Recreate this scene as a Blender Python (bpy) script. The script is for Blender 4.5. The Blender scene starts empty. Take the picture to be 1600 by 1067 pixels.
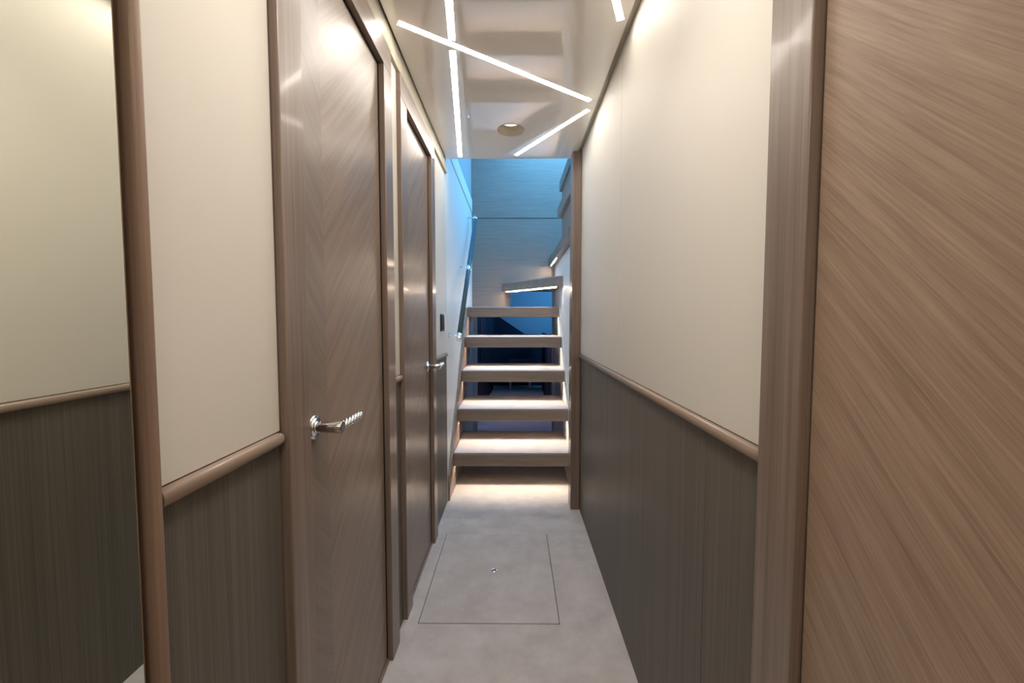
import bpy, bmesh, math, random
from mathutils import Vector, Matrix

random.seed(7)
S = bpy.context.scene
COL = S.collection
R = math.radians

# ------------------------------------------------------------------ camera
cd = bpy.data.cameras.new('camera')
cd.sensor_width = 36.0
cd.lens = 14.353
cd.clip_start = 0.01
cam = bpy.data.objects.new('camera', cd)
cam.location = (0, 0, 1.107)
cam.rotation_euler = (R(90 - 3.014), 0, R(0.4377))
COL.objects.link(cam)
S.camera = cam

# ------------------------------------------------------------------ world, exposure
W = bpy.data.worlds.new('sky')
S.world = W
W.use_nodes = True
W.node_tree.nodes['Background'].inputs[0].default_value = (0.25, 0.5, 1.0, 1)
W.node_tree.nodes['Background'].inputs[1].default_value = 0.5
S.view_settings.view_transform = 'Standard'
S.view_settings.look = 'None'
S.view_settings.exposure = 1.25
S.view_settings.gamma = 1.0
S.view_settings.use_curve_mapping = False


def area(name, loc, rot, sx, sy, power, color, spread=180):
    l = bpy.data.lights.new(name, 'AREA')
    l.shape = 'RECTANGLE'
    l.size, l.size_y = sx, sy
    l.energy = power
    l.color = color
    l.spread = R(spread)
    o = bpy.data.objects.new(name, l)
    o.location = loc
    o.rotation_euler = rot
    COL.objects.link(o)
    return o


# daylight falling through the deck hatch above the stairwell, and through the hull window of the cabin below
area('daylight_deck_hatch', (0.45, 3.4, 2.985), (0, 0, 0), 1.0, 0.8, 17, (0.13, 0.50, 1.0))
area('daylight_hull_window', (1.15, 5.9, 1.5), (0, R(90), 0), 0.4, 1.2, 6.5, (0.08, 0.42, 0.95))
area('cabin_floor_fill', (0.0, 5.0, 2.08), (0, 0, 0), 0.3, 0.3, 1.4, (0.55, 0.58, 1.0), 70)  # added cool fill, aimed down to brighten the cabin carpet
# added warm fill light, standing in for unseen lamps behind the photographer
area('rear_fill', (0.0, -0.75, 2.03), (0, 0, 0), 0.35, 0.35, 3.2, (1.0, 0.88, 0.76))

# added fill overhead, out of the frame, lifting floor and lower walls
area('overhead_fill', (0.0, 0.62, 2.042), (0, 0, 0), 0.12, 0.12, 1.3, (1.0, 0.92, 0.83), 120)

# ------------------------------------------------------------------ dimensions
XL, XR = -0.411, 0.375          # wall planes
ZC = 2.048                      # ceiling panel underside
ZR = 0.911                      # chair rail top
YEND = 2.437                    # end of the corridor ceiling
YB = 3.92                       # back wall of the stairwell
RISE, RUN, Y1, THK = 0.242, 0.2095, 2.587, 0.0775
YN = -1.7                       # lobby wall behind the photographer


# ------------------------------------------------------------------ materials
def new_mat(name):
    m = bpy.data.materials.new(name)
    m.use_nodes = True
    nt = m.node_tree
    return m, nt, nt.nodes['Principled BSDF']


def plain(name, col, rough=0.5, metal=0.0, coat=0.0, coat_rough=0.03, bump=0.0, bscale=300, spec=0.5, coat_ior=1.5):
    m, nt, p = new_mat(name)
    p.inputs['Base Color'].default_value = (*col, 1)
    p.inputs['Roughness'].default_value = rough
    p.inputs['Metallic'].default_value = metal
    p.inputs['Coat Weight'].default_value = coat
    p.inputs['Coat Roughness'].default_value = coat_rough
    p.inputs['Coat IOR'].default_value = coat_ior
    p.inputs['Specular IOR Level'].default_value = spec
    tc = nt.nodes.new('ShaderNodeTexCoord')
    n = nt.nodes.new('ShaderNodeTexNoise')
    n.inputs['Scale'].default_value = bscale
    n.inputs['Detail'].default_value = 2
    nt.links.new(tc.outputs['Object'], n.inputs['Vector'])
    if bump:
        b = nt.nodes.new('ShaderNodeBump')
        b.inputs['Strength'].default_value = bump
        b.inputs['Distance'].default_value = 0.001
        nt.links.new(n.outputs['Fac'], b.inputs['Height'])
        nt.links.new(b.outputs['Normal'], p.inputs['Normal'])
    return m


def streaky(name, dark, light, rot=(0, 0, 0), fine=420, along=5, rough=0.4, coat=0.0, coat_rough=0.1,
            lo=0.32, hi=0.68, coarse=0.5, bump=0.15, spec=0.5):
    """veneer whose grain runs along local Z after rot"""
    m, nt, p = new_mat(name)
    L = nt.links.new
    tc = nt.nodes.new('ShaderNodeTexCoord')
    mr = nt.nodes.new('ShaderNodeMapping')
    mr.inputs['Rotation'].default_value = [R(a) for a in rot]
    L(tc.outputs['Object'], mr.inputs['Vector'])

    def noise(sc, al, detail):
        ms = nt.nodes.new('ShaderNodeMapping')
        ms.inputs['Scale'].default_value = (sc, sc, al)
        L(mr.outputs['Vector'], ms.inputs['Vector'])
        n = nt.nodes.new('ShaderNodeTexNoise')
        n.inputs['Scale'].default_value = 1
        n.inputs['Detail'].default_value = detail
        n.inputs['Roughness'].default_value = 0.6
        L(ms.outputs['Vector'], n.inputs['Vector'])
        return n
    n1 = noise(fine, along, 3)
    n2 = noise(fine * 0.13, along * 0.35, 2)
    mix = nt.nodes.new('ShaderNodeMix')
    mix.data_type = 'FLOAT'
    mix.inputs[0].default_value = coarse
    L(n1.outputs['Fac'], mix.inputs[2])
    L(n2.outputs['Fac'], mix.inputs[3])
    cr = nt.nodes.new('ShaderNodeValToRGB')
    cr.color_ramp.elements[0].position = lo
    cr.color_ramp.elements[0].color = (*dark, 1)
    cr.color_ramp.elements[1].position = hi
    cr.color_ramp.elements[1].color = (*light, 1)
    L(mix.outputs[0], cr.inputs['Fac'])
    L(cr.outputs['Color'], p.inputs['Base Color'])
    p.inputs['Roughness'].default_value = rough
    p.inputs['Coat Weight'].default_value = coat
    p.inputs['Coat Roughness'].default_value = coat_rough
    p.inputs['Specular IOR Level'].default_value = spec
    b = nt.nodes.new('ShaderNodeBump')
    b.inputs['Strength'].default_value = bump
    b.inputs['Distance'].default_value = 0.0006
    L(n1.outputs['Fac'], b.inputs['Height'])
    L(b.outputs['Normal'], p.inputs['Normal'])
    return m


def carpet_mat(name, c1, c2):
    m, nt, p = new_mat(name)
    L = nt.links.new
    tc = nt.nodes.new('ShaderNodeTexCoord')
    big = nt.nodes.new('ShaderNodeTexNoise')
    big.inputs['Scale'].default_value = 9
    big.inputs['Detail'].default_value = 4
    big.inputs['Roughness'].default_value = 0.65
    fine = nt.nodes.new('ShaderNodeTexNoise')
    fine.inputs['Scale'].default_value = 700
    fine.inputs['Detail'].default_value = 2
    L(tc.outputs['Object'], big.inputs['Vector'])
    L(tc.outputs['Object'], fine.inputs['Vector'])
    mx = nt.nodes.new('ShaderNodeMix')
    mx.data_type = 'FLOAT'
    mx.inputs[0].default_value = 0.35
    L(big.outputs['Fac'], mx.inputs[2])
    L(fine.outputs['Fac'], mx.inputs[3])
    cr = nt.nodes.new('ShaderNodeValToRGB')
    cr.color_ramp.elements[0].position = 0.35
    cr.color_ramp.elements[0].color = (*c1, 1)
    cr.color_ramp.elements[1].position = 0.65
    cr.color_ramp.elements[1].color = (*c2, 1)
    L(mx.outputs[0], cr.inputs['Fac'])
    L(cr.outputs['Color'], p.inputs['Base Color'])
    p.inputs['Roughness'].default_value = 0.95
    p.inputs['Sheen Weight'].default_value = 0.25
    p.inputs['Specular IOR Level'].default_value = 0.1
    b = nt.nodes.new('ShaderNodeBump')
    b.inputs['Strength'].default_value = 0.5
    b.inputs['Distance'].default_value = 0.002
    L(fine.outputs['Fac'], b.inputs['Height'])
    L(b.outputs['Normal'], p.inputs['Normal'])
    return m


def emit(name, col, strength):
    m, nt, p = new_mat(name)
    p.inputs['Base Color'].default_value = (*col, 1)
    p.inputs['Emission Color'].default_value = (*col, 1)
    p.inputs['Emission Strength'].default_value = strength
    return m


def mirror_mat(name):
    m, nt, p = new_mat(name)
    p.inputs['Base Color'].default_value = (0.86, 0.88, 0.80, 1)
    p.inputs['Metallic'].default_value = 1
    p.inputs['Roughness'].default_value = 0.0
    return m


BR_D, BR_L = (0.165, 0.112, 0.080), (0.310, 0.228, 0.172)
M = dict(
    cream=plain('cream_leather', (0.69, 0.65, 0.58), 0.55, bump=0.08, bscale=900),
    white=plain('stair_wall_paint', (0.80, 0.80, 0.77), 0.45),
    gloss=plain('gloss_stair_wall', (0.55, 0.58, 0.62), 0.35, coat=0.6),
    ceil=plain('lacquered_ceiling', (0.84, 0.80, 0.74), 0.5, coat=1.0, coat_rough=0.012, spec=0.5, coat_ior=2.35),
    cornice=plain('cornice_paint', (0.42, 0.38, 0.30), 0.5),
    dark=streaky('dark_grasscloth', (0.070, 0.060, 0.047), (0.172, 0.148, 0.118), fine=420, along=1.5, rough=0.5, coarse=0.3, lo=0.3, hi=0.72),
    frame=streaky('frame_veneer', (0.145, 0.101, 0.077), (0.268, 0.202, 0.160), fine=420, along=4, rough=0.33, coat=0.2),
    post=streaky('post_veneer', (0.190, 0.122, 0.084), (0.290, 0.195, 0.138), fine=260, along=4, rough=0.4),
    diag=streaky('door_veneer_rising', BR_D, BR_L, rot=(45, 0, 0), fine=380, along=7, rough=0.36, coat=0.2, coat_rough=0.25),
    diag2=streaky('door_veneer_falling', (0.155, 0.112, 0.086), (0.245, 0.185, 0.145), rot=(-45, 0, 0), fine=380, along=7, rough=0.34, coat=0.2, coat_rough=0.25),
    diagr=streaky('door_veneer_right', (0.200, 0.130, 0.090), (0.415, 0.300, 0.220), rot=(45, 0, 0), fine=480, along=11, rough=0.42, lo=0.27, hi=0.73, coarse=0.4),
    tread=streaky('tread_veneer', (0.165, 0.125, 0.098), (0.290, 0.232, 0.188), rot=(0, 90, 0), fine=260, along=5, rough=0.45),
    stringer=streaky('stringer_veneer', (0.200, 0.145, 0.115), (0.330, 0.255, 0.205), fine=260, along=5, rough=0.45),
    back=streaky('back_wall_veneer', (0.185, 0.140, 0.112), (0.310, 0.245, 0.205), rot=(0, 90, 0), fine=420, along=9, rough=0.5, lo=0.25, hi=0.75, coarse=0.35),
    rail=streaky('rail_veneer', (0.230, 0.168, 0.130), (0.330, 0.250, 0.200), rot=(90, 0, 0), fine=300, along=5, rough=0.35),
    carpet=carpet_mat('greige_carpet', (0.420, 0.370, 0.340), (0.580, 0.525, 0.490)),
    hatchc=carpet_mat('greige_hatch_carpet', (0.405, 0.357, 0.330), (0.555, 0.500, 0.468)),
    treadc=carpet_mat('cream_tread_carpet', (0.500, 0.430, 0.410), (0.620, 0.545, 0.520)),
    black=plain('shadow_gap', (0.006, 0.005, 0.005), 0.8),
    switch=plain('switch_plastic', (0.012, 0.014, 0.014), 0.35),
    chrome=plain('chrome', (0.82, 0.84, 0.86), 0.10, metal=1),
    bronze=plain('dark_polished_steel', (0.42, 0.38, 0.36), 0.16, metal=1),
    leather=plain('blue_grey_leather', (0.032, 0.080, 0.108), 0.45, bump=0.2, bscale=500),
    curtain=plain('navy_curtain', (0.016, 0.018, 0.034), 0.8),
    navy=plain('navy_upholstery', (0.022, 0.026, 0.050), 0.7),
    maroon=plain('dark_brown_upholstery', (0.060, 0.036, 0.040), 0.7),
    cabin=plain('cabin_paint', (0.62, 0.66, 0.70), 0.6),
    pale=plain('pale_paint', (0.70, 0.62, 0.56), 0.4),
    led=emit('ceiling_led', (1.0, 0.93, 0.84), 15),
    stled=emit('stair_led', (1.0, 0.88, 0.74), 80),
    wled=emit('winder_led', (1.0, 0.84, 0.66), 170),
    mirror=mirror_mat('mirror_glass'),
    downl=emit('downlight_lens', (1.0, 0.95, 0.88), 0.35),
    plaster=plain('downlight_paint', (0.50, 0.45, 0.36), 0.6),
)


# ------------------------------------------------------------------ mesh helpers
def box(bm, x0, x1, y0, y1, z0, z1, bev=0.0, seg=2, mi=0):
    vs = [bm.verts.new((x, y, z)) for x in (x0, x1) for y in (y0, y1) for z in (z0, z1)]
    idx = [(0, 1, 3, 2), (4, 6, 7, 5), (0, 4, 5, 1), (2, 3, 7, 6), (0, 2, 6, 4), (1, 5, 7, 3)]
    fs = [bm.faces.new([vs[i] for i in f]) for f in idx]
    for f in fs:
        f.material_index = mi
    if bev:
        es = list({e for f in fs for e in f.edges})
        r = bmesh.ops.bevel(bm, geom=es, offset=bev, segments=seg, affect='EDGES', profile=0.5)
        for f in r['faces']:
            f.material_index = mi
            f.smooth = True
    return bm


def B(*a, **k):
    return box(bmesh.new(), *a, **k)


def prism(pts, axis, a, b, bev=0.0, bm=None):
    """polygon pts in the two other axes, extruded along axis from a to b"""
    bm = bm or bmesh.new()

    def v(p, t):
        if axis == 'x':
            return (t, p[0], p[1])
        if axis == 'y':
            return (p[0], t, p[1])
        return (p[0], p[1], t)
    v0 = [bm.verts.new(v(p, a)) for p in pts]
    v1 = [bm.verts.new(v(p, b)) for p in pts]
    fs = [bm.faces.new(v0), bm.faces.new(v1[::-1])]
    n = len(pts)
    for i in range(n):
        fs.append(bm.faces.new((v0[i], v1[i], v1[(i + 1) % n], v0[(i + 1) % n])))
    if bev:
        es = list({e for f in fs for e in f.edges})
        bmesh.ops.bevel(bm, geom=es, offset=bev, segments=2, affect='EDGES', profile=0.5)
    bmesh.ops.recalc_face_normals(bm, faces=bm.faces[:])
    return bm


def tube(bm, pts, radii, seg=20, cap=True):
    pts = [Vector(p) for p in pts]
    if not isinstance(radii, (list, tuple)):
        radii = [radii] * len(pts)
    rings = []
    for i, p in enumerate(pts):
        d = (pts[min(i + 1, len(pts) - 1)] - pts[max(i - 1, 0)]).normalized()
        ref = Vector((0, 0, 1)) if abs(d.z) < 0.9 else Vector((1, 0, 0))
        u = d.cross(ref).normalized()
        w = d.cross(u).normalized()
        rings.append([bm.verts.new(p + radii[i] * (math.cos(2 * math.pi * k / seg) * u + math.sin(2 * math.pi * k / seg) * w)) for k in range(seg)])
    for a, b in zip(rings, rings[1:]):
        for k in range(seg):
            f = bm.faces.new((a[k], a[(k + 1) % seg], b[(k + 1) % seg], b[k]))
            f.smooth = True
    if cap:
        bm.faces.new(rings[0][::-1])
        bm.faces.new(rings[-1])
    bmesh.ops.recalc_face_normals(bm, faces=bm.faces[:])
    return bm


def lathe(bm, prof, center, seg=40):
    """profile (r, z) around a vertical axis at center"""
    cx, cy, cz = center
    rings = []
    for r, z in prof:
        if r < 1e-6:
            rings.append([bm.verts.new((cx, cy, cz + z))])
        else:
            rings.append([bm.verts.new((cx + r * math.cos(2 * math.pi * k / seg), cy + r * math.sin(2 * math.pi * k / seg), cz + z)) for k in range(seg)])
    for a, b in zip(rings, rings[1:]):
        for k in range(seg):
            k2 = (k + 1) % seg
            if len(a) == 1:
                f = bm.faces.new((a[0], b[k], b[k2]))
            elif len(b) == 1:
                f = bm.faces.new((a[k], b[0], a[k2]))
            else:
                f = bm.faces.new((a[k], b[k], b[k2], a[k2]))
            f.smooth = True
    bmesh.ops.recalc_face_normals(bm, faces=bm.faces[:])
    return bm


BASE = {}


def obj(name, bm, mat, parent=None, origin=None, **props):
    """one mesh object; vertices are given in world coordinates"""
    if parent is not None:
        org = BASE[parent.name]
    elif origin is not None:
        org = Vector(origin)
    else:
        xs = [v.co for v in bm.verts]
        org = Vector(((min(v.x for v in xs) + max(v.x for v in xs)) / 2, (min(v.y for v in xs) + max(v.y for v in xs)) / 2, min(v.z for v in xs)))
    bmesh.ops.translate(bm, verts=bm.verts[:], vec=-org)
    me = bpy.data.meshes.new(name)
    bm.to_mesh(me)
    bm.free()
    for m in (mat if isinstance(mat, (list, tuple)) else [mat]):
        me.materials.append(m)
    o = bpy.data.objects.new(name, me)
    COL.objects.link(o)
    if parent is not None:
        o.parent = parent
    else:
        o.location = org
    BASE[o.name] = org
    for k, v in props.items():
        o[k] = v
    return o


def thing(name, loc, label=None, category=None, group=None, kind=None):
    o = bpy.data.objects.new(name, None)
    o.empty_display_size = 0.05
    o.location = loc
    COL.objects.link(o)
    BASE[o.name] = Vector(loc)
    tag(o, label, category, group, kind)
    return o


def tag(o, label=None, category=None, group=None, kind=None):
    if label:
        o['label'] = label
    if category:
        o['category'] = category
    if group:
        o['group'] = group
    if kind:
        o['kind'] = kind
    return o


# ================================================================== SETTING
# floor: carpet with a cut-out for the hatch
HX0, HX1, HY0, HY1 = -0.353, 0.162, 1.434, 2.055
bm = bmesh.new()
g = 0.0025
box(bm, -1.3, 1.3, YN, HY0 - g, -0.05, 0)
box(bm, -1.3, 1.3, HY1 + g, 7.1, -0.05, 0)
box(bm, -1.3, HX0 - g, HY0 - g, HY1 + g, -0.05, 0)
box(bm, HX1 + g, 1.3, HY0 - g, HY1 + g, -0.05, 0)
fl = tag(obj('floor', bm, M['carpet'], origin=(0, 0, 0)), 'pale greige carpet running down the corridor to the stairs', 'floor', kind='structure')
obj('hatch_well', B(HX0 - g, HX1 + g, HY0 - g, HY1 + g, -0.052, -0.045), M['hatchc'], fl)

hatch = thing('floor_hatch', ((HX0 + HX1) / 2, (HY0 + HY1) / 2, -0.04), 'square carpeted access hatch let into the corridor floor', 'floor hatch')
obj('hatch_panel', B(HX0, HX1, HY0, HY1, -0.045, 0.0025, bev=0.003), M['hatchc'], hatch)
bm = bmesh.new()
c = (-0.093, 1.747, 0.0025)
lathe(bm, [(0.0085, 0.0), (0.0095, 0.0025), (0.013, 0.003), (0.0145, 0.001), (0.0145, 0)], c)
ring = obj('finger_pull', bm, M['chrome'], hatch)
ring['label'] = 'small chrome lift ring'
obj('pull_recess', lathe(bmesh.new(), [(0, 0.0008), (0.0085, 0.0008), (0.0085, 0.0)], c), M['switch'], ring)

# ceiling: glossy panel dropped between the walls, structural slab above it
bm = bmesh.new()
xl0, xl1 = -0.3976 - 0.0125 * (YN - 1), -0.4080
DLX, DLY, DLR, DLS = -0.022, 2.078, 0.0665, 0.085
for pts in ([(-0.385, YN), (-0.3975, 1.0), (-0.4035, DLY - DLS), (0.3535, DLY - DLS), (0.3535, YN)],
            [(-0.4035, DLY + DLS), (-0.4035, YEND), (0.3535, YEND), (0.3535, DLY + DLS)],
            [(-0.4035, DLY - DLS), (-0.4035, DLY + DLS), (DLX - DLS, DLY + DLS), (DLX - DLS, DLY - DLS)],
            [(DLX + DLS, DLY - DLS), (DLX + DLS, DLY + DLS), (0.3535, DLY + DLS), (0.3535, DLY - DLS)]):
    prism(pts, 'z', ZC, ZC + 0.03, bm=bm)
ci, sq = [], []
for k in range(48):
    a = 2 * math.pi * (k + 0.5) / 48
    m_ = max(abs(math.cos(a)), abs(math.sin(a)))
    ci.append((DLX + DLR * math.cos(a), DLY + DLR * math.sin(a)))
    sq.append((DLX + DLS * math.cos(a) / m_, DLY + DLS * math.sin(a) / m_))
for z in (ZC, ZC + 0.03):
    vi = [bm.verts.new((*p, z)) for p in ci]
    vo = [bm.verts.new((*p, z)) for p in sq]
    for k in range(48):
        q = (vi[k], vo[k], vo[(k + 1) % 48], vi[(k + 1) % 48])
        bm.faces.new(q if z > ZC + 0.01 else q[::-1])
    for sx, sy in ((1, 1), (-1, 1), (1, -1), (-1, -1)):     # close the square's corners
        co = bm.verts.new((DLX + sx * DLS, DLY + sy * DLS, z))
        near = sorted(range(48), key=lambda i: (sq[i][0] - co.co.x) ** 2 + (sq[i][1] - co.co.y) ** 2)[:2]
        bm.faces.new((co, vo[near[0]], vo[near[1]]))
bmesh.ops.recalc_face_normals(bm, faces=bm.faces[:])
ce = tag(obj('ceiling', bm, M['ceil']), 'glossy cream lacquered ceiling panel with angled light strips', 'ceiling', kind='structure')
obj('ceiling_slab', B(-0.55, 0.55, YN, YEND, 2.11, 2.16), M['white'], ce)
# thin panel joints
for (x0, y0, x1, y1) in ((0.321, 1.807, 0.3535, 1.808), (-0.2135, 1.422, -0.2185, 1.478)):
    d = Vector((x1 - x0, y1 - y0, 0))
    n = Vector((-d.y, d.x, 0)).normalized() * 0.0008
    p0, p1 = Vector((x0, y0, 0)), Vector((x1, y1, 0))
    obj('panel_joint', prism([(p0 + n)[:2], (p1 + n)[:2], (p1 - n)[:2], (p0 - n)[:2]], 'z', ZC - 0.0004, ZC + 0.002), M['cornice'], ce)


def half_round_rail(name, x_wall, sgn, y0, y1, ztop, parent):
    """moulding on a wall: x = x_wall + sgn*protrusion, rounded ends"""
    hgt, prot = 0.0215, 0.013
    prof = []
    for k in range(13):
        a = math.pi * k / 12 - math.pi / 2
        prof.append((prot * max(0.0, math.cos(a)) ** 0.55, hgt / 2 * math.sin(a)))
    bm = bmesh.new()
    stations = [(y0, 1.0), (y1 - 0.012, 1.0), (y1 - 0.007, 0.93), (y1 - 0.003, 0.75), (y1, 0.45)] if sgn > 0 else [(y0, 1.0), (y1, 1.0)]
    zc = ztop - hgt / 2
    rings = [[bm.verts.new((x_wall + sgn * px * s, y, zc + pz * s)) for px, pz in prof] for y, s in stations]
    for a, b in zip(rings, rings[1:]):
        for k in range(len(prof) - 1):
            f = bm.faces.new((a[k], a[k + 1], b[k + 1], b[k]))
            f.smooth = True
    for rg in (rings[0], rings[-1]):
        bm.faces.new(rg)
    bmesh.ops.recalc_face_normals(bm, faces=bm.faces[:])
    return obj(name, bm, M['rail'], parent)


# ---- left corridor wall
wl = thing('wall_left', (XL, 0.4, 0), 'left corridor wall with cream upper and dark grasscloth lower panels', 'wall', kind='structure')
obj('wall_core', B(XL - 0.12, XL - 0.035, YN, YEND, 0, 2.12), M['black'], wl)
GAP = 0.004


def panel_pair(x_face, sgn, y0, y1, parent, seams_hi=(), seams_lo=(), ztop=2.11):
    """cream panel above the rail, dark panel below it; sgn: direction the face looks in"""
    ys = [y0, *seams_hi, y1]
    for a, b in zip(ys, ys[1:]):
        xa, xb = sorted((x_face, x_face - sgn * 0.03))
        obj('upper_panel', B(xa, xb, a + (0.0008 if a != y0 else 0), b - (0.0008 if b != y1 else 0), ZR + 0.002, ztop, bev=0.0015), M['cream'], parent)
    ys = [y0, *seams_lo, y1]
    for a, b in zip(ys, ys[1:]):
        xa, xb = sorted((x_face - sgn * 0.001, x_face - sgn * 0.03))
        obj('lower_panel', B(xa, xb, a + (0.0006 if a != y0 else 0), b - (0.0006 if b != y1 else 0), 0.0, ZR - 0.004, bev=0.0008), M['dark'], parent)


panel_pair(XL, 1, 0.4520, 0.7015, wl)
half_round_rail('chair_rail', XL - 0.001, 1, 0.4520, 0.7035, ZR + 0.001, wl)
panel_pair(XL, 1, 1.3465, 1.4485, wl)
half_round_rail('chair_rail', XL - 0.001, 1, 1.3465, 1.4485, ZR + 0.001, wl)
panel_pair(XL, 1, 2.0465, 2.436, wl)
half_round_rail('chair_rail', XL - 0.001, 1, 2.0465, 2.436, ZR + 0.001, wl)
# cornice along the top of the left wall
tag(obj('trim_1', prism([(XL, 1.962), (-0.4005, 1.965), (-0.4005, 2.006), (-0.4065, 2.012), (-0.4065, 2.105), (XL, 2.105)], 'y', 0.1, YEND), M['cornice']),
    'olive beige cornice strip along the top of the left wall', 'cornice', kind='structure')

tag(obj('gap_shade_strip', B(0.3545, XR - 0.0005, 0.1, 2.3355, 2.056, 2.07), M['cornice']),  # fills the open gap in cornice colour to imitate its brownish shade
    'beige strip added to imitate the soft shade between ceiling panel and right wall', 'trim', kind='structure')

# ---- mirror and its post
mir = thing('wall_mirror', (XL, -0.1, 0), 'full-height wall mirror at the left edge reflecting the opposite wall', 'mirror')
obj('mirror_glass', B(XL - 0.006, XL, -0.75, 0.4310, 0.0, 2.11), M['mirror'], mir)
obj('mirror_backing', B(XL - 0.03, XL - 0.007, -0.75, 0.4310, 0.0, 2.11), M['black'], mir)
tag(obj('mirror_post', B(XL - 0.03, XL + 0.0125, 0.4395, 0.4515, 0.0, 2.11, bev=0.0050, seg=4), M['post']),
    'slim rounded brown wooden post between the mirror and the cream panel', 'post')


# ---- doors
def lever(parent, px, y, z, name='door_handle', glen=0.105):
    """neck standing out of the door towards +x, twisted grip running along +y"""
    base = Vector((px, y, z))

    def at(dx, dy=0.0, dz=0.0):
        return base + Vector((dx, dy, dz))
    hd = obj(name, tube(bmesh.new(), [at(0), at(0.009), at(0.0105)], [0.0125, 0.0125, 0.0110], seg=28), M['chrome'], parent)
    hd['label'] = 'chrome lever handle with twisted grip'
    # round rosette with a raised rim
    obj('rosette', tube(bmesh.new(), [at(0), at(0.003), at(0.0055), at(0.0065), at(0.0050), at(0.0045)], [0.0250, 0.0250, 0.0235, 0.0205, 0.0190, 0.012], seg=40), M['chrome'], hd)
    obj('neck', tube(bmesh.new(), [at(0.009), at(0.014), at(0.060), at(0.0615)], [0.0088, 0.0100, 0.0124, 0.0112], seg=28), M['bronze'], hd)
    # twisted grip: four strands wound round the axis
    bm = bmesh.new()
    for s in range(4):
        pts = []
        for k in range(73):
            t = k / 72
            a = 2 * math.pi * (s / 4 + 1.6 * t)
            pts.append(at(0.051 + 0.0060 * math.cos(a), 0.006 + glen * t, 0.0060 * math.sin(a)))
        tube(bm, pts, 0.0048, seg=10)
    obj('grip', bm, M['chrome'], hd)
    return hd


LEAFTOP = 1.872


def left_door(name, label, y0, y1, jw, ysplit, hy, hz):
    """jambs y0..y0+jw and y1-jw..y1"""
    d = thing(name, (XL, (y0 + y1) / 2, 0), label, 'door', kind='structure')
    xf = XL + 0.0155
    a, b = y0 + jw, y1 - jw
    bm = bmesh.new()
    xb, xs = XL - 0.034, XL - 0.002
    if ysplit:
        box(bm, xb, xs, a + 0.002, ysplit, 0.014, LEAFTOP, mi=0)
        box(bm, xb, xs, ysplit, b - 0.010, 0.014, LEAFTOP, mi=1)
    else:
        box(bm, xb, xs, a + 0.002, b - 0.010, 0.014, LEAFTOP, mi=1)
    obj('door_leaf', bm, [M['diag2'], M['diag']], d)
    obj('jamb', B(XL - 0.03, xf, y0, a, 0, LEAFTOP + 0.009, bev=0.002), M['frame'], d)
    obj('jamb', B(XL - 0.03, xf, b, y1, 0, LEAFTOP + 0.009, bev=0.002), M['frame'], d)
    obj('head', B(XL - 0.03, xf, y0, y1, LEAFTOP + 0.009, 1.961, bev=0.002), M['headv'], d)
    obj('threshold', B(XL - 0.03, XL + 0.004, a, b, 0, 0.010, bev=0.002), M['frame'], d)
    bm = B(XL - 0.036, XL - 0.0345, a, b, 0, LEAFTOP + 0.009)
    box(bm, XL - 0.03, XL - 0.001, b - 0.004, b - 0.0002, 0.011, LEAFTOP + 0.0085)
    box(bm, XL - 0.03, XL - 0.001, a, b - 0.004, LEAFTOP + 0.003, LEAFTOP + 0.0088)
    obj('door_gap_shade', bm, M['black'], d)  # black strips paint the shade in the gap round the leaf
    lever(d, XL - 0.002, hy, hz)
    return d


M['headv'] = streaky('head_veneer', (0.145, 0.101, 0.077), (0.268, 0.202, 0.160), rot=(90, 0, 0), fine=420, along=4, rough=0.33, coat=0.2)
left_door('door_1', 'brown chevron veneer door nearest on the left wall, lever at its near edge', 0.7035, 1.345, 0.076, 0.888, 0.822, 0.888)
left_door('door_2', 'second brown veneer door on the left, closer to the stairs, lever at its far edge', 1.450, 2.045, 0.080, 0, 1.905, 0.890)

# light switch on the last cream panel
sw = thing('light_switch', (XL, 2.284, 1.092), 'black light switch plate on the cream panel before the stairs', 'light switch')
obj('switch_plate', B(XL, XL + 0.006, 2.236, 2.332, 1.045, 1.139, bev=0.002), M['switch'], sw)
for k in range(2):
    obj('switch_button', B(XL + 0.006, XL + 0.009, 2.243 + 0.043 * k, 2.282 + 0.043 * k, 1.056, 1.128, bev=0.0012), M['switch'], sw)

# ---- right corridor wall
wr = thing('wall_right', (XR, 1.4, 0), 'right corridor wall with cream upper and dark grasscloth lower panels', 'wall', kind='structure')
obj('wall_core', B(XR + 0.035, XR + 0.12, YN, YEND, 0, 2.12), M['black'], wr)
panel_pair(XR, -1, 0.6, 2.433, wr, seams_hi=(1.484,), seams_lo=(0.794,))
half_round_rail('chair_rail', XR + 0.001, -1, 0.6, 2.336, ZR + 0.001, wr)

# post at the stair end of the right wall
tag(obj('corridor_post', B(0.323, XR - 0.0005, 2.336, 2.434, 0, 2.11, bev=0.002), M['frame']),
    'brown wooden post at the far right where the corridor meets the stairs', 'post')

# door on the right, nearest the photographer
d3 = thing('door_3', (XR, 0.1, 0), 'tan diagonal-grain veneer door filling the right edge', 'door', kind='structure')
obj('door_leaf', B(XR - 0.001, XR + 0.03, -0.30, 0.5125, 0.014, 2.03), M['diagr'], d3)
obj('jamb', B(XR - 0.0155, XR + 0.03, 0.5155, 0.5985, 0, 2.11, bev=0.002), M['frame'], d3)
obj('jamb', B(XR - 0.0155, XR + 0.03, -0.385, -0.303, 0, 2.11, bev=0.002), M['frame'], d3)
obj('door_gap_shade', B(XR + 0.031, XR + 0.034, -0.303, 0.516, 0, 2.11), M['black'], d3)
panel_pair(XR, -1, YN, -0.387, wr)
panel_pair(XL, 1, YN, -0.755, wl)
tag(obj('wall_front', B(-0.55, 0.55, YN - 0.05, YN, 0, 2.12), M['cream']), 'cream lobby wall behind the photographer', 'wall', kind='structure')


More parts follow.
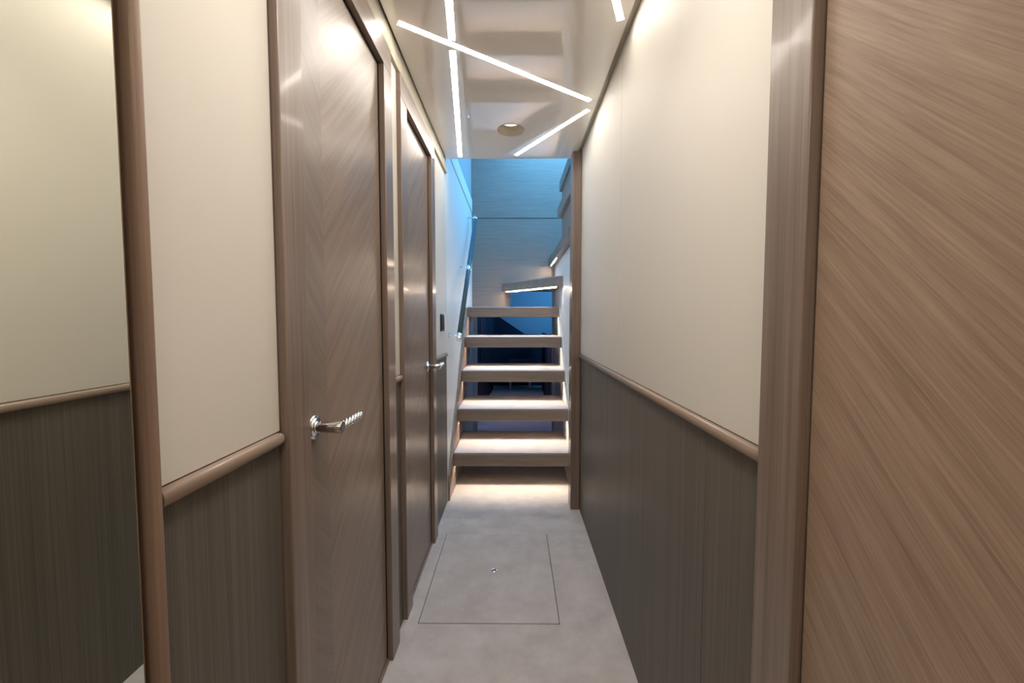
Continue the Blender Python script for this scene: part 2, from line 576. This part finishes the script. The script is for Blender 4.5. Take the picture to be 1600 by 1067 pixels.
# ---- ceiling lights
def strip(x0, y0, x1, y1, label, w=0.0215):
    p0, p1 = Vector((x0, y0)), Vector((x1, y1))
    d = (p1 - p0).normalized()
    n = Vector((-d.y, d.x)) * (w / 2)
    t = thing('ceiling_light_strip', ((x0 + x1) / 2, (y0 + y1) / 2, ZC), label, 'ceiling light', 'linear light strips in the corridor ceiling')
    obj('diffuser', prism([p0 + n, p1 + n, p1 - n, p0 - n], 'z', ZC - 0.0012, ZC + 0.004), M['led'], t)
    n2 = n * 1.16
    e = d * 0.0015
    obj('channel', prism([p0 + n2 - e, p1 + n2 + e, p1 - n2 + e, p0 - n2 - e], 'z', ZC - 0.0006, ZC + 0.006), M['plaster'], t)
    return t


strip(-0.371, 1.341, 0.321, 1.807, 'longest light strip slanting across the whole width of the glossy ceiling')
strip(-0.130, 0.62, -0.213, 1.424, 'near half of the left lengthwise light strip, ending short of the long diagonal one')
strip(-0.219, 1.478, -0.318, 2.408, 'far half of the left lengthwise light strip, reaching to the stair end')
strip(0.327, 1.884, 0.004, 2.385, 'short light strip slanting beside the recessed downlight')
strip(-0.02, 0.52, 0.331, 1.336, 'light strip of which only the tip shows at the top right of the ceiling')
strip(0.27, -0.15, -0.27, 0.45, 'slanting light strip overhead behind the photographer')

dl = thing('recessed_downlight', (-0.022, 2.078, ZC), 'round recessed downlight in the ceiling near the stairs', 'downlight')
dc = (-0.022, 2.078, ZC)
obj('rim', lathe(bmesh.new(), [(0.0640, 0.002), (0.0640, -0.001), (0.0668, -0.0015), (0.0690, -0.0006), (0.0690, 0.0)], dc), M['plaster'], dl)
obj('reflector', lathe(bmesh.new(), [(0.0645, 0.001), (0.0600, 0.020), (0.050, 0.036), (0.044, 0.038)], dc), M['plaster'], dl)
obj('lens', lathe(bmesh.new(), [(0.0, 0.034), (0.022, 0.0345), (0.040, 0.0360), (0.0455, 0.0385)], dc), M['downl'], dl)

# ================================================================== STAIRWELL
tag(obj('wall_stair_left', B(XL - 0.12, XL, 2.4415, YB, 0, 2.118), M['white']), 'white stairwell wall on the left carrying the handrail', 'wall', kind='structure')
tag(obj('trim_2', B(XL - 0.12, XL + 0.006, 2.4415, YB - 0.012, 2.120, 2.236, bev=0.002), M['white']), 'white ledge band high on the left stairwell wall', 'trim', kind='structure')
tag(obj('wall_stair_upper', B(XL - 0.12, XL - 0.003, 2.4415, YB, 2.238, 3.0), M['gloss']), 'glossy upper stairwell wall on the left', 'wall', kind='structure')
tag(obj('wall_stair_right', B(XR + 0.001, XR + 0.05, 2.436, YB, 0, 1.612), M['white']), 'white stairwell wall on the right below the winding steps', 'wall', kind='structure')
tag(obj('wall_stair_far_right', B(1.2, 1.3, 2.3, YB, 0, 3.0), M['white']), 'white wall beyond the upper steps', 'wall', kind='structure')
tag(obj('wall_stair_front', B(-0.55, 1.3, YEND - 0.03, YEND, 2.165, 3.0), M['white']), 'wall above the corridor ceiling facing the stairs', 'wall', kind='structure')

tag(obj('ceiling_stair', B(-0.55, 1.3, YEND - 0.03, YB + 0.05, 3.001, 3.06), M['white']), 'white deckhead above the stairs', 'ceiling', kind='structure')

bw = thing('wall_back', (0, YB, 0), 'wood veneer wall closing the stairwell behind the steps', 'wall', kind='structure')
obj('lower_veneer', prism([(XL - 0.12, 1.16), (-0.047, 1.16), (-0.047, 1.385), (1.3, 1.385), (1.3, 2.066), (XL - 0.12, 2.066)], 'y', YB, YB + 0.05), M['back'], bw)
obj('upper_veneer', B(XL - 0.12, 1.3, YB - 0.004, YB + 0.05, 2.071, 3.0), M['back'], bw)
obj('seam_backing', B(XL - 0.12, 1.3, YB + 0.02, YB + 0.05, 2.066, 2.071), M['black'], bw)

# ---- the staircase
st = thing('staircase', (0, Y1, 0), 'open-riser winding staircase with carpeted wooden treads lit from below', 'staircase')
TD = 0.53


def tread(k):
    y0, zt = Y1 + RUN * k, RISE * (k + 1)
    zb = zt - THK
    yb = YB - 0.003 if k == 4 else y0 + TD
    fx0, fx1 = -0.3985, 0.3668
    bm = bmesh.new()
    box(bm, fx0, fx1, y0, y0 + 0.028, zb, zt, bev=0.003)                      # front fascia
    box(bm, fx0, fx1, y0 + 0.028, yb, zb + 0.028, zt)
    box(bm, fx0, fx1, y0 + 0.028, y0 + 0.066, zb + 0.016, zb + 0.028)         # in front of the light slot
    box(bm, fx0, fx1, y0 + 0.085, yb, zb, zb + 0.028)                         # body behind the light slot
    t = obj('tread', bm, M['tread'], st)
    obj('tread_carpet', B(fx0 + 0.001, fx1 - 0.001, y0 + 0.010, yb - 0.002, zt, zt + 0.007, bev=0.003), M['treadc'], t)['label'] = 'pale carpet on the tread'
    obj('light_strip', B(fx0 + 0.01, fx1 - 0.01, y0 + 0.0795, y0 + 0.0845, zb + 0.0250, zb + 0.0277), M['stled'], t)['label'] = 'warm light strip'
    obj('leak_blocker', B(fx0, fx1, y0 + 0.0846, y0 + 0.0850, zb + 0.0003, zb + 0.0279), M['black'], t)  # added black liner, keeps strip light from leaking backwards


for k in range(5):
    tread(k)


def stringer(x0, x1, mat):
    m = RUN / RISE
    yf = Y1 - 0.07                                                            # front edge at the height of the first nose
    pts = [(2.4445, 0.0), (2.4445, RISE - (yf - 2.4445) / m), (yf + 4 * RUN, RISE * 5), (Y1 + 4 * RUN + 0.02, RISE * 5),
           (Y1 + 4 * RUN + 0.02, RISE * 4.9), (Y1 + 4 * RUN + 0.33, RISE * 4.6), (Y1 + TD - 0.06, RISE * 0.6), (Y1 + 0.40, 0.0)]
    return obj('stringer', prism(pts, 'x', x0, x1), mat, st)


stringer(XL + 0.0015, -0.3990, M['stringer'])
stringer(0.3673, XR - 0.0015, M['white'])['label'] = 'white stringer'


def winder(pts, k, nose_edge, carpet=True):
    """step k (top at RISE*k) with plan polygon pts; nose_edge = (p, q) with a light slot set back behind it"""
    zt = RISE * k
    zb = zt - THK
    t = obj('winder_tread', prism(pts, 'z', zb, zt, bev=0.003), M['tread'], st)
    if carpet:
        cx = sum(p[0] for p in pts) / len(pts)
        cy = sum(p[1] for p in pts) / len(pts)
        obj('tread_carpet', prism([(cx + (p[0] - cx) * 0.96, cy + (p[1] - cy) * 0.96) for p in pts], 'z', zt, zt + 0.006), M['treadc'], t)['label'] = 'pale carpet on the tread'
    if nose_edge:
        p, q = Vector(nose_edge[0]), Vector(nose_edge[1])
        d = (q - p).normalized()
        n = Vector((-d.y, d.x))
        c = Vector((sum(a[0] for a in pts) / len(pts), sum(a[1] for a in pts) / len(pts)))
        if (c - p).dot(n) < 0:
            n = -n
        a, b = p + d * 0.05, q - d * 0.09
        s0, s1 = 0.0145, 0.0165
        obj('light_strip', prism([a + n * s0, b + n * s0, b + n * s1, a + n * s1], 'z', zb - 0.0010, zb - 0.0004), M['wled'], t)['label'] = 'warm light strip'
        obj('light_lip', prism([a + n * 0.018, b + n * 0.018, b + n * 0.026, a + n * 0.026], 'z', zb - 0.012, zb - 0.0003), M['tread'], t)


winder([(-0.127, YB - 0.006), (0.373, 3.225), (0.373, YB - 0.006)], 6, ((-0.127, YB - 0.006), (0.373, 3.225)))
winder([(0.319, YB - 0.006), (0.335, 2.62), (1.19, 2.62), (1.19, YB - 0.006)], 7, ((0.319, YB - 0.006), (0.327, 3.3)))
winder([(0.314, 3.085), (0.325, 2.47), (1.19, 2.47), (1.19, 3.085)], 8, None)
winder([(0.344, 3.235), (0.352, 2.47), (1.19, 2.47), (1.19, 3.235)], 9, None)
# risers that carry the upper steps
obj('riser', B(0.347, 0.365, 2.62, 3.075, RISE * 7 + 0.006, RISE * 8 - THK), M['stringer'], st)
obj('riser', B(0.362, 0.38, 2.62, 3.22, RISE * 8 + 0.006, RISE * 9 - THK), M['stringer'], st)

# ---- handrail on the left stairwell wall
h0, h1 = Vector((-0.345, 2.492, 0.985)), Vector((-0.345, 3.625, 2.006))
hd = (h1 - h0).normalized()
hr = thing('handrail', (-0.345, 2.492, 0.985), 'slim blue-grey leather handrail with chrome fittings on the left stairwell wall', 'handrail')
L = (h1 - h0).length
obj('leather_grip', tube(bmesh.new(), [h0 + hd * 0.05, h0 + hd * (L - 0.045)], 0.0160, seg=28), M['leather'], hr)
for nm, a, b in (('end_cap', 0.0, 0.052), ('collar', L * 0.475, L * 0.475 + 0.055), ('end_cap', L - 0.047, L)):
    obj(nm, tube(bmesh.new(), [h0 + hd * a, h0 + hd * (a + 0.003), h0 + hd * (b - 0.003), h0 + hd * b], [0.0155, 0.0178, 0.0178, 0.0155], seg=28), M['chrome'], hr)['label'] = 'chrome ' + nm.replace('_', ' ')
    mid = h0 + hd * ((a + b) / 2)
    obj('bracket', tube(bmesh.new(), [(XL, mid.y, mid.z + 0.012), (XL + 0.004, mid.y, mid.z + 0.012), (XL + 0.0042, mid.y, mid.z + 0.012), (XL + 0.056, mid.y, mid.z + 0.004)],
                        [0.014, 0.014, 0.006, 0.006], seg=18), M['chrome'], hr)['label'] = 'chrome wall bracket'

# ================================================================== CABIN BEYOND THE STAIRS
tag(obj('wall_cabin_left', B(-1.3, -1.2, YB + 0.05, 7.1, 0, 2.1), M['cabin']), 'pale cabin wall on the left beyond the stairs', 'wall', kind='structure')
tag(obj('wall_cabin_right', B(1.2, 1.3, YB + 0.05, 7.1, 0, 2.1), M['cabin']), 'pale cabin wall on the right beyond the stairs', 'wall', kind='structure')
tag(obj('wall_cabin_end', B(-1.3, 1.3, 7.0, 7.1, 0, 2.1), M['cabin']), 'blue lit end wall of the cabin beyond the stairs', 'wall', kind='structure')
tag(obj('ceiling_cabin', B(-1.3, 1.3, YB + 0.05, 7.1, 2.1, 2.15), M['cabin']), 'cabin ceiling beyond the stairs', 'ceiling', kind='structure')
tag(obj('trim_3', B(XL - 0.06, -0.373, 3.97, 4.03, 0, 1.16), M['cabin']), 'pale jamb on the left of the cabin doorway under the stairs', 'door jamb', kind='structure')
tag(obj('trim_4', B(0.358, XR + 0.05, 3.925, 3.985, 0, 1.38), M['cabin']), 'pale jamb on the right of the cabin doorway under the stairs', 'door jamb', kind='structure')


def curtain(label, p0, p1, z0, z1, amp=0.018, folds=22):
    p0, p1 = Vector(p0), Vector(p1)
    d = (p1 - p0)
    n = Vector((-d.y, d.x)).normalized()
    N = folds * 8
    bm = bmesh.new()
    fr, bk = [], []
    for i in range(N + 1):
        t = i / N
        off = amp * math.sin(2 * math.pi * folds * t) + 0.4 * amp * math.sin(2 * math.pi * folds * 0.37 * t + 1)
        for lst, e in ((fr, 0.0), (bk, 0.003)):
            q = p0 + d * t + n * (off + e)
            lst.append((bm.verts.new((q.x, q.y, z0)), bm.verts.new((q.x, q.y, z1))))
    for lst in (fr, bk):
        for a, b in zip(lst, lst[1:]):
            bm.faces.new((a[0], b[0], b[1], a[1])).smooth = True
    for i in range(N):
        bm.faces.new((fr[i][1], fr[i + 1][1], bk[i + 1][1], bk[i][1]))
        bm.faces.new((fr[i][0], bk[i][0], bk[i + 1][0], fr[i + 1][0]))
    for i in (0, N):
        bm.faces.new((fr[i][0], fr[i][1], bk[i][1], bk[i][0]))
    bmesh.ops.recalc_face_normals(bm, faces=bm.faces[:])
    return tag(obj('curtain', bm, M['curtain']), label, 'curtain')


curtain('dark curtain hanging on the left beyond the open stair risers', (-0.455, 4.15), (-0.365, 6.65), 0.001, 2.09)
curtain('dark curtain hanging on the right beyond the open stair risers', (0.425, 4.15), (0.455, 6.65), 0.001, 0.90)
tag(obj('headboard', prism([(-0.62, 0.0), (0.62, 0.0), (0.62, 0.86), (0.16, 0.86), (-0.36, 1.22), (-0.62, 1.36)], 'y', 6.84, 6.93, bev=0.01), M['navy']),
    'dark navy sloped headboard panel against the blue cabin end wall', 'headboard')

sl = thing('stool', (0.08, 6.55, 0), 'small dark stool with pale legs seen through the open risers', 'stool')
obj('seat', B(-0.11, 0.27, 6.40, 6.72, 0.40, 0.47, bev=0.02), M['maroon'], sl)
for x, y in ((-0.075, 6.44), (0.235, 6.44), (-0.075, 6.68), (0.235, 6.68)):
    obj('leg', tube(bmesh.new(), [(x, y, 0.0), (x, y, 0.04), (x, y, 0.40)], [0.026, 0.018, 0.022], seg=14), M['pale'], sl)
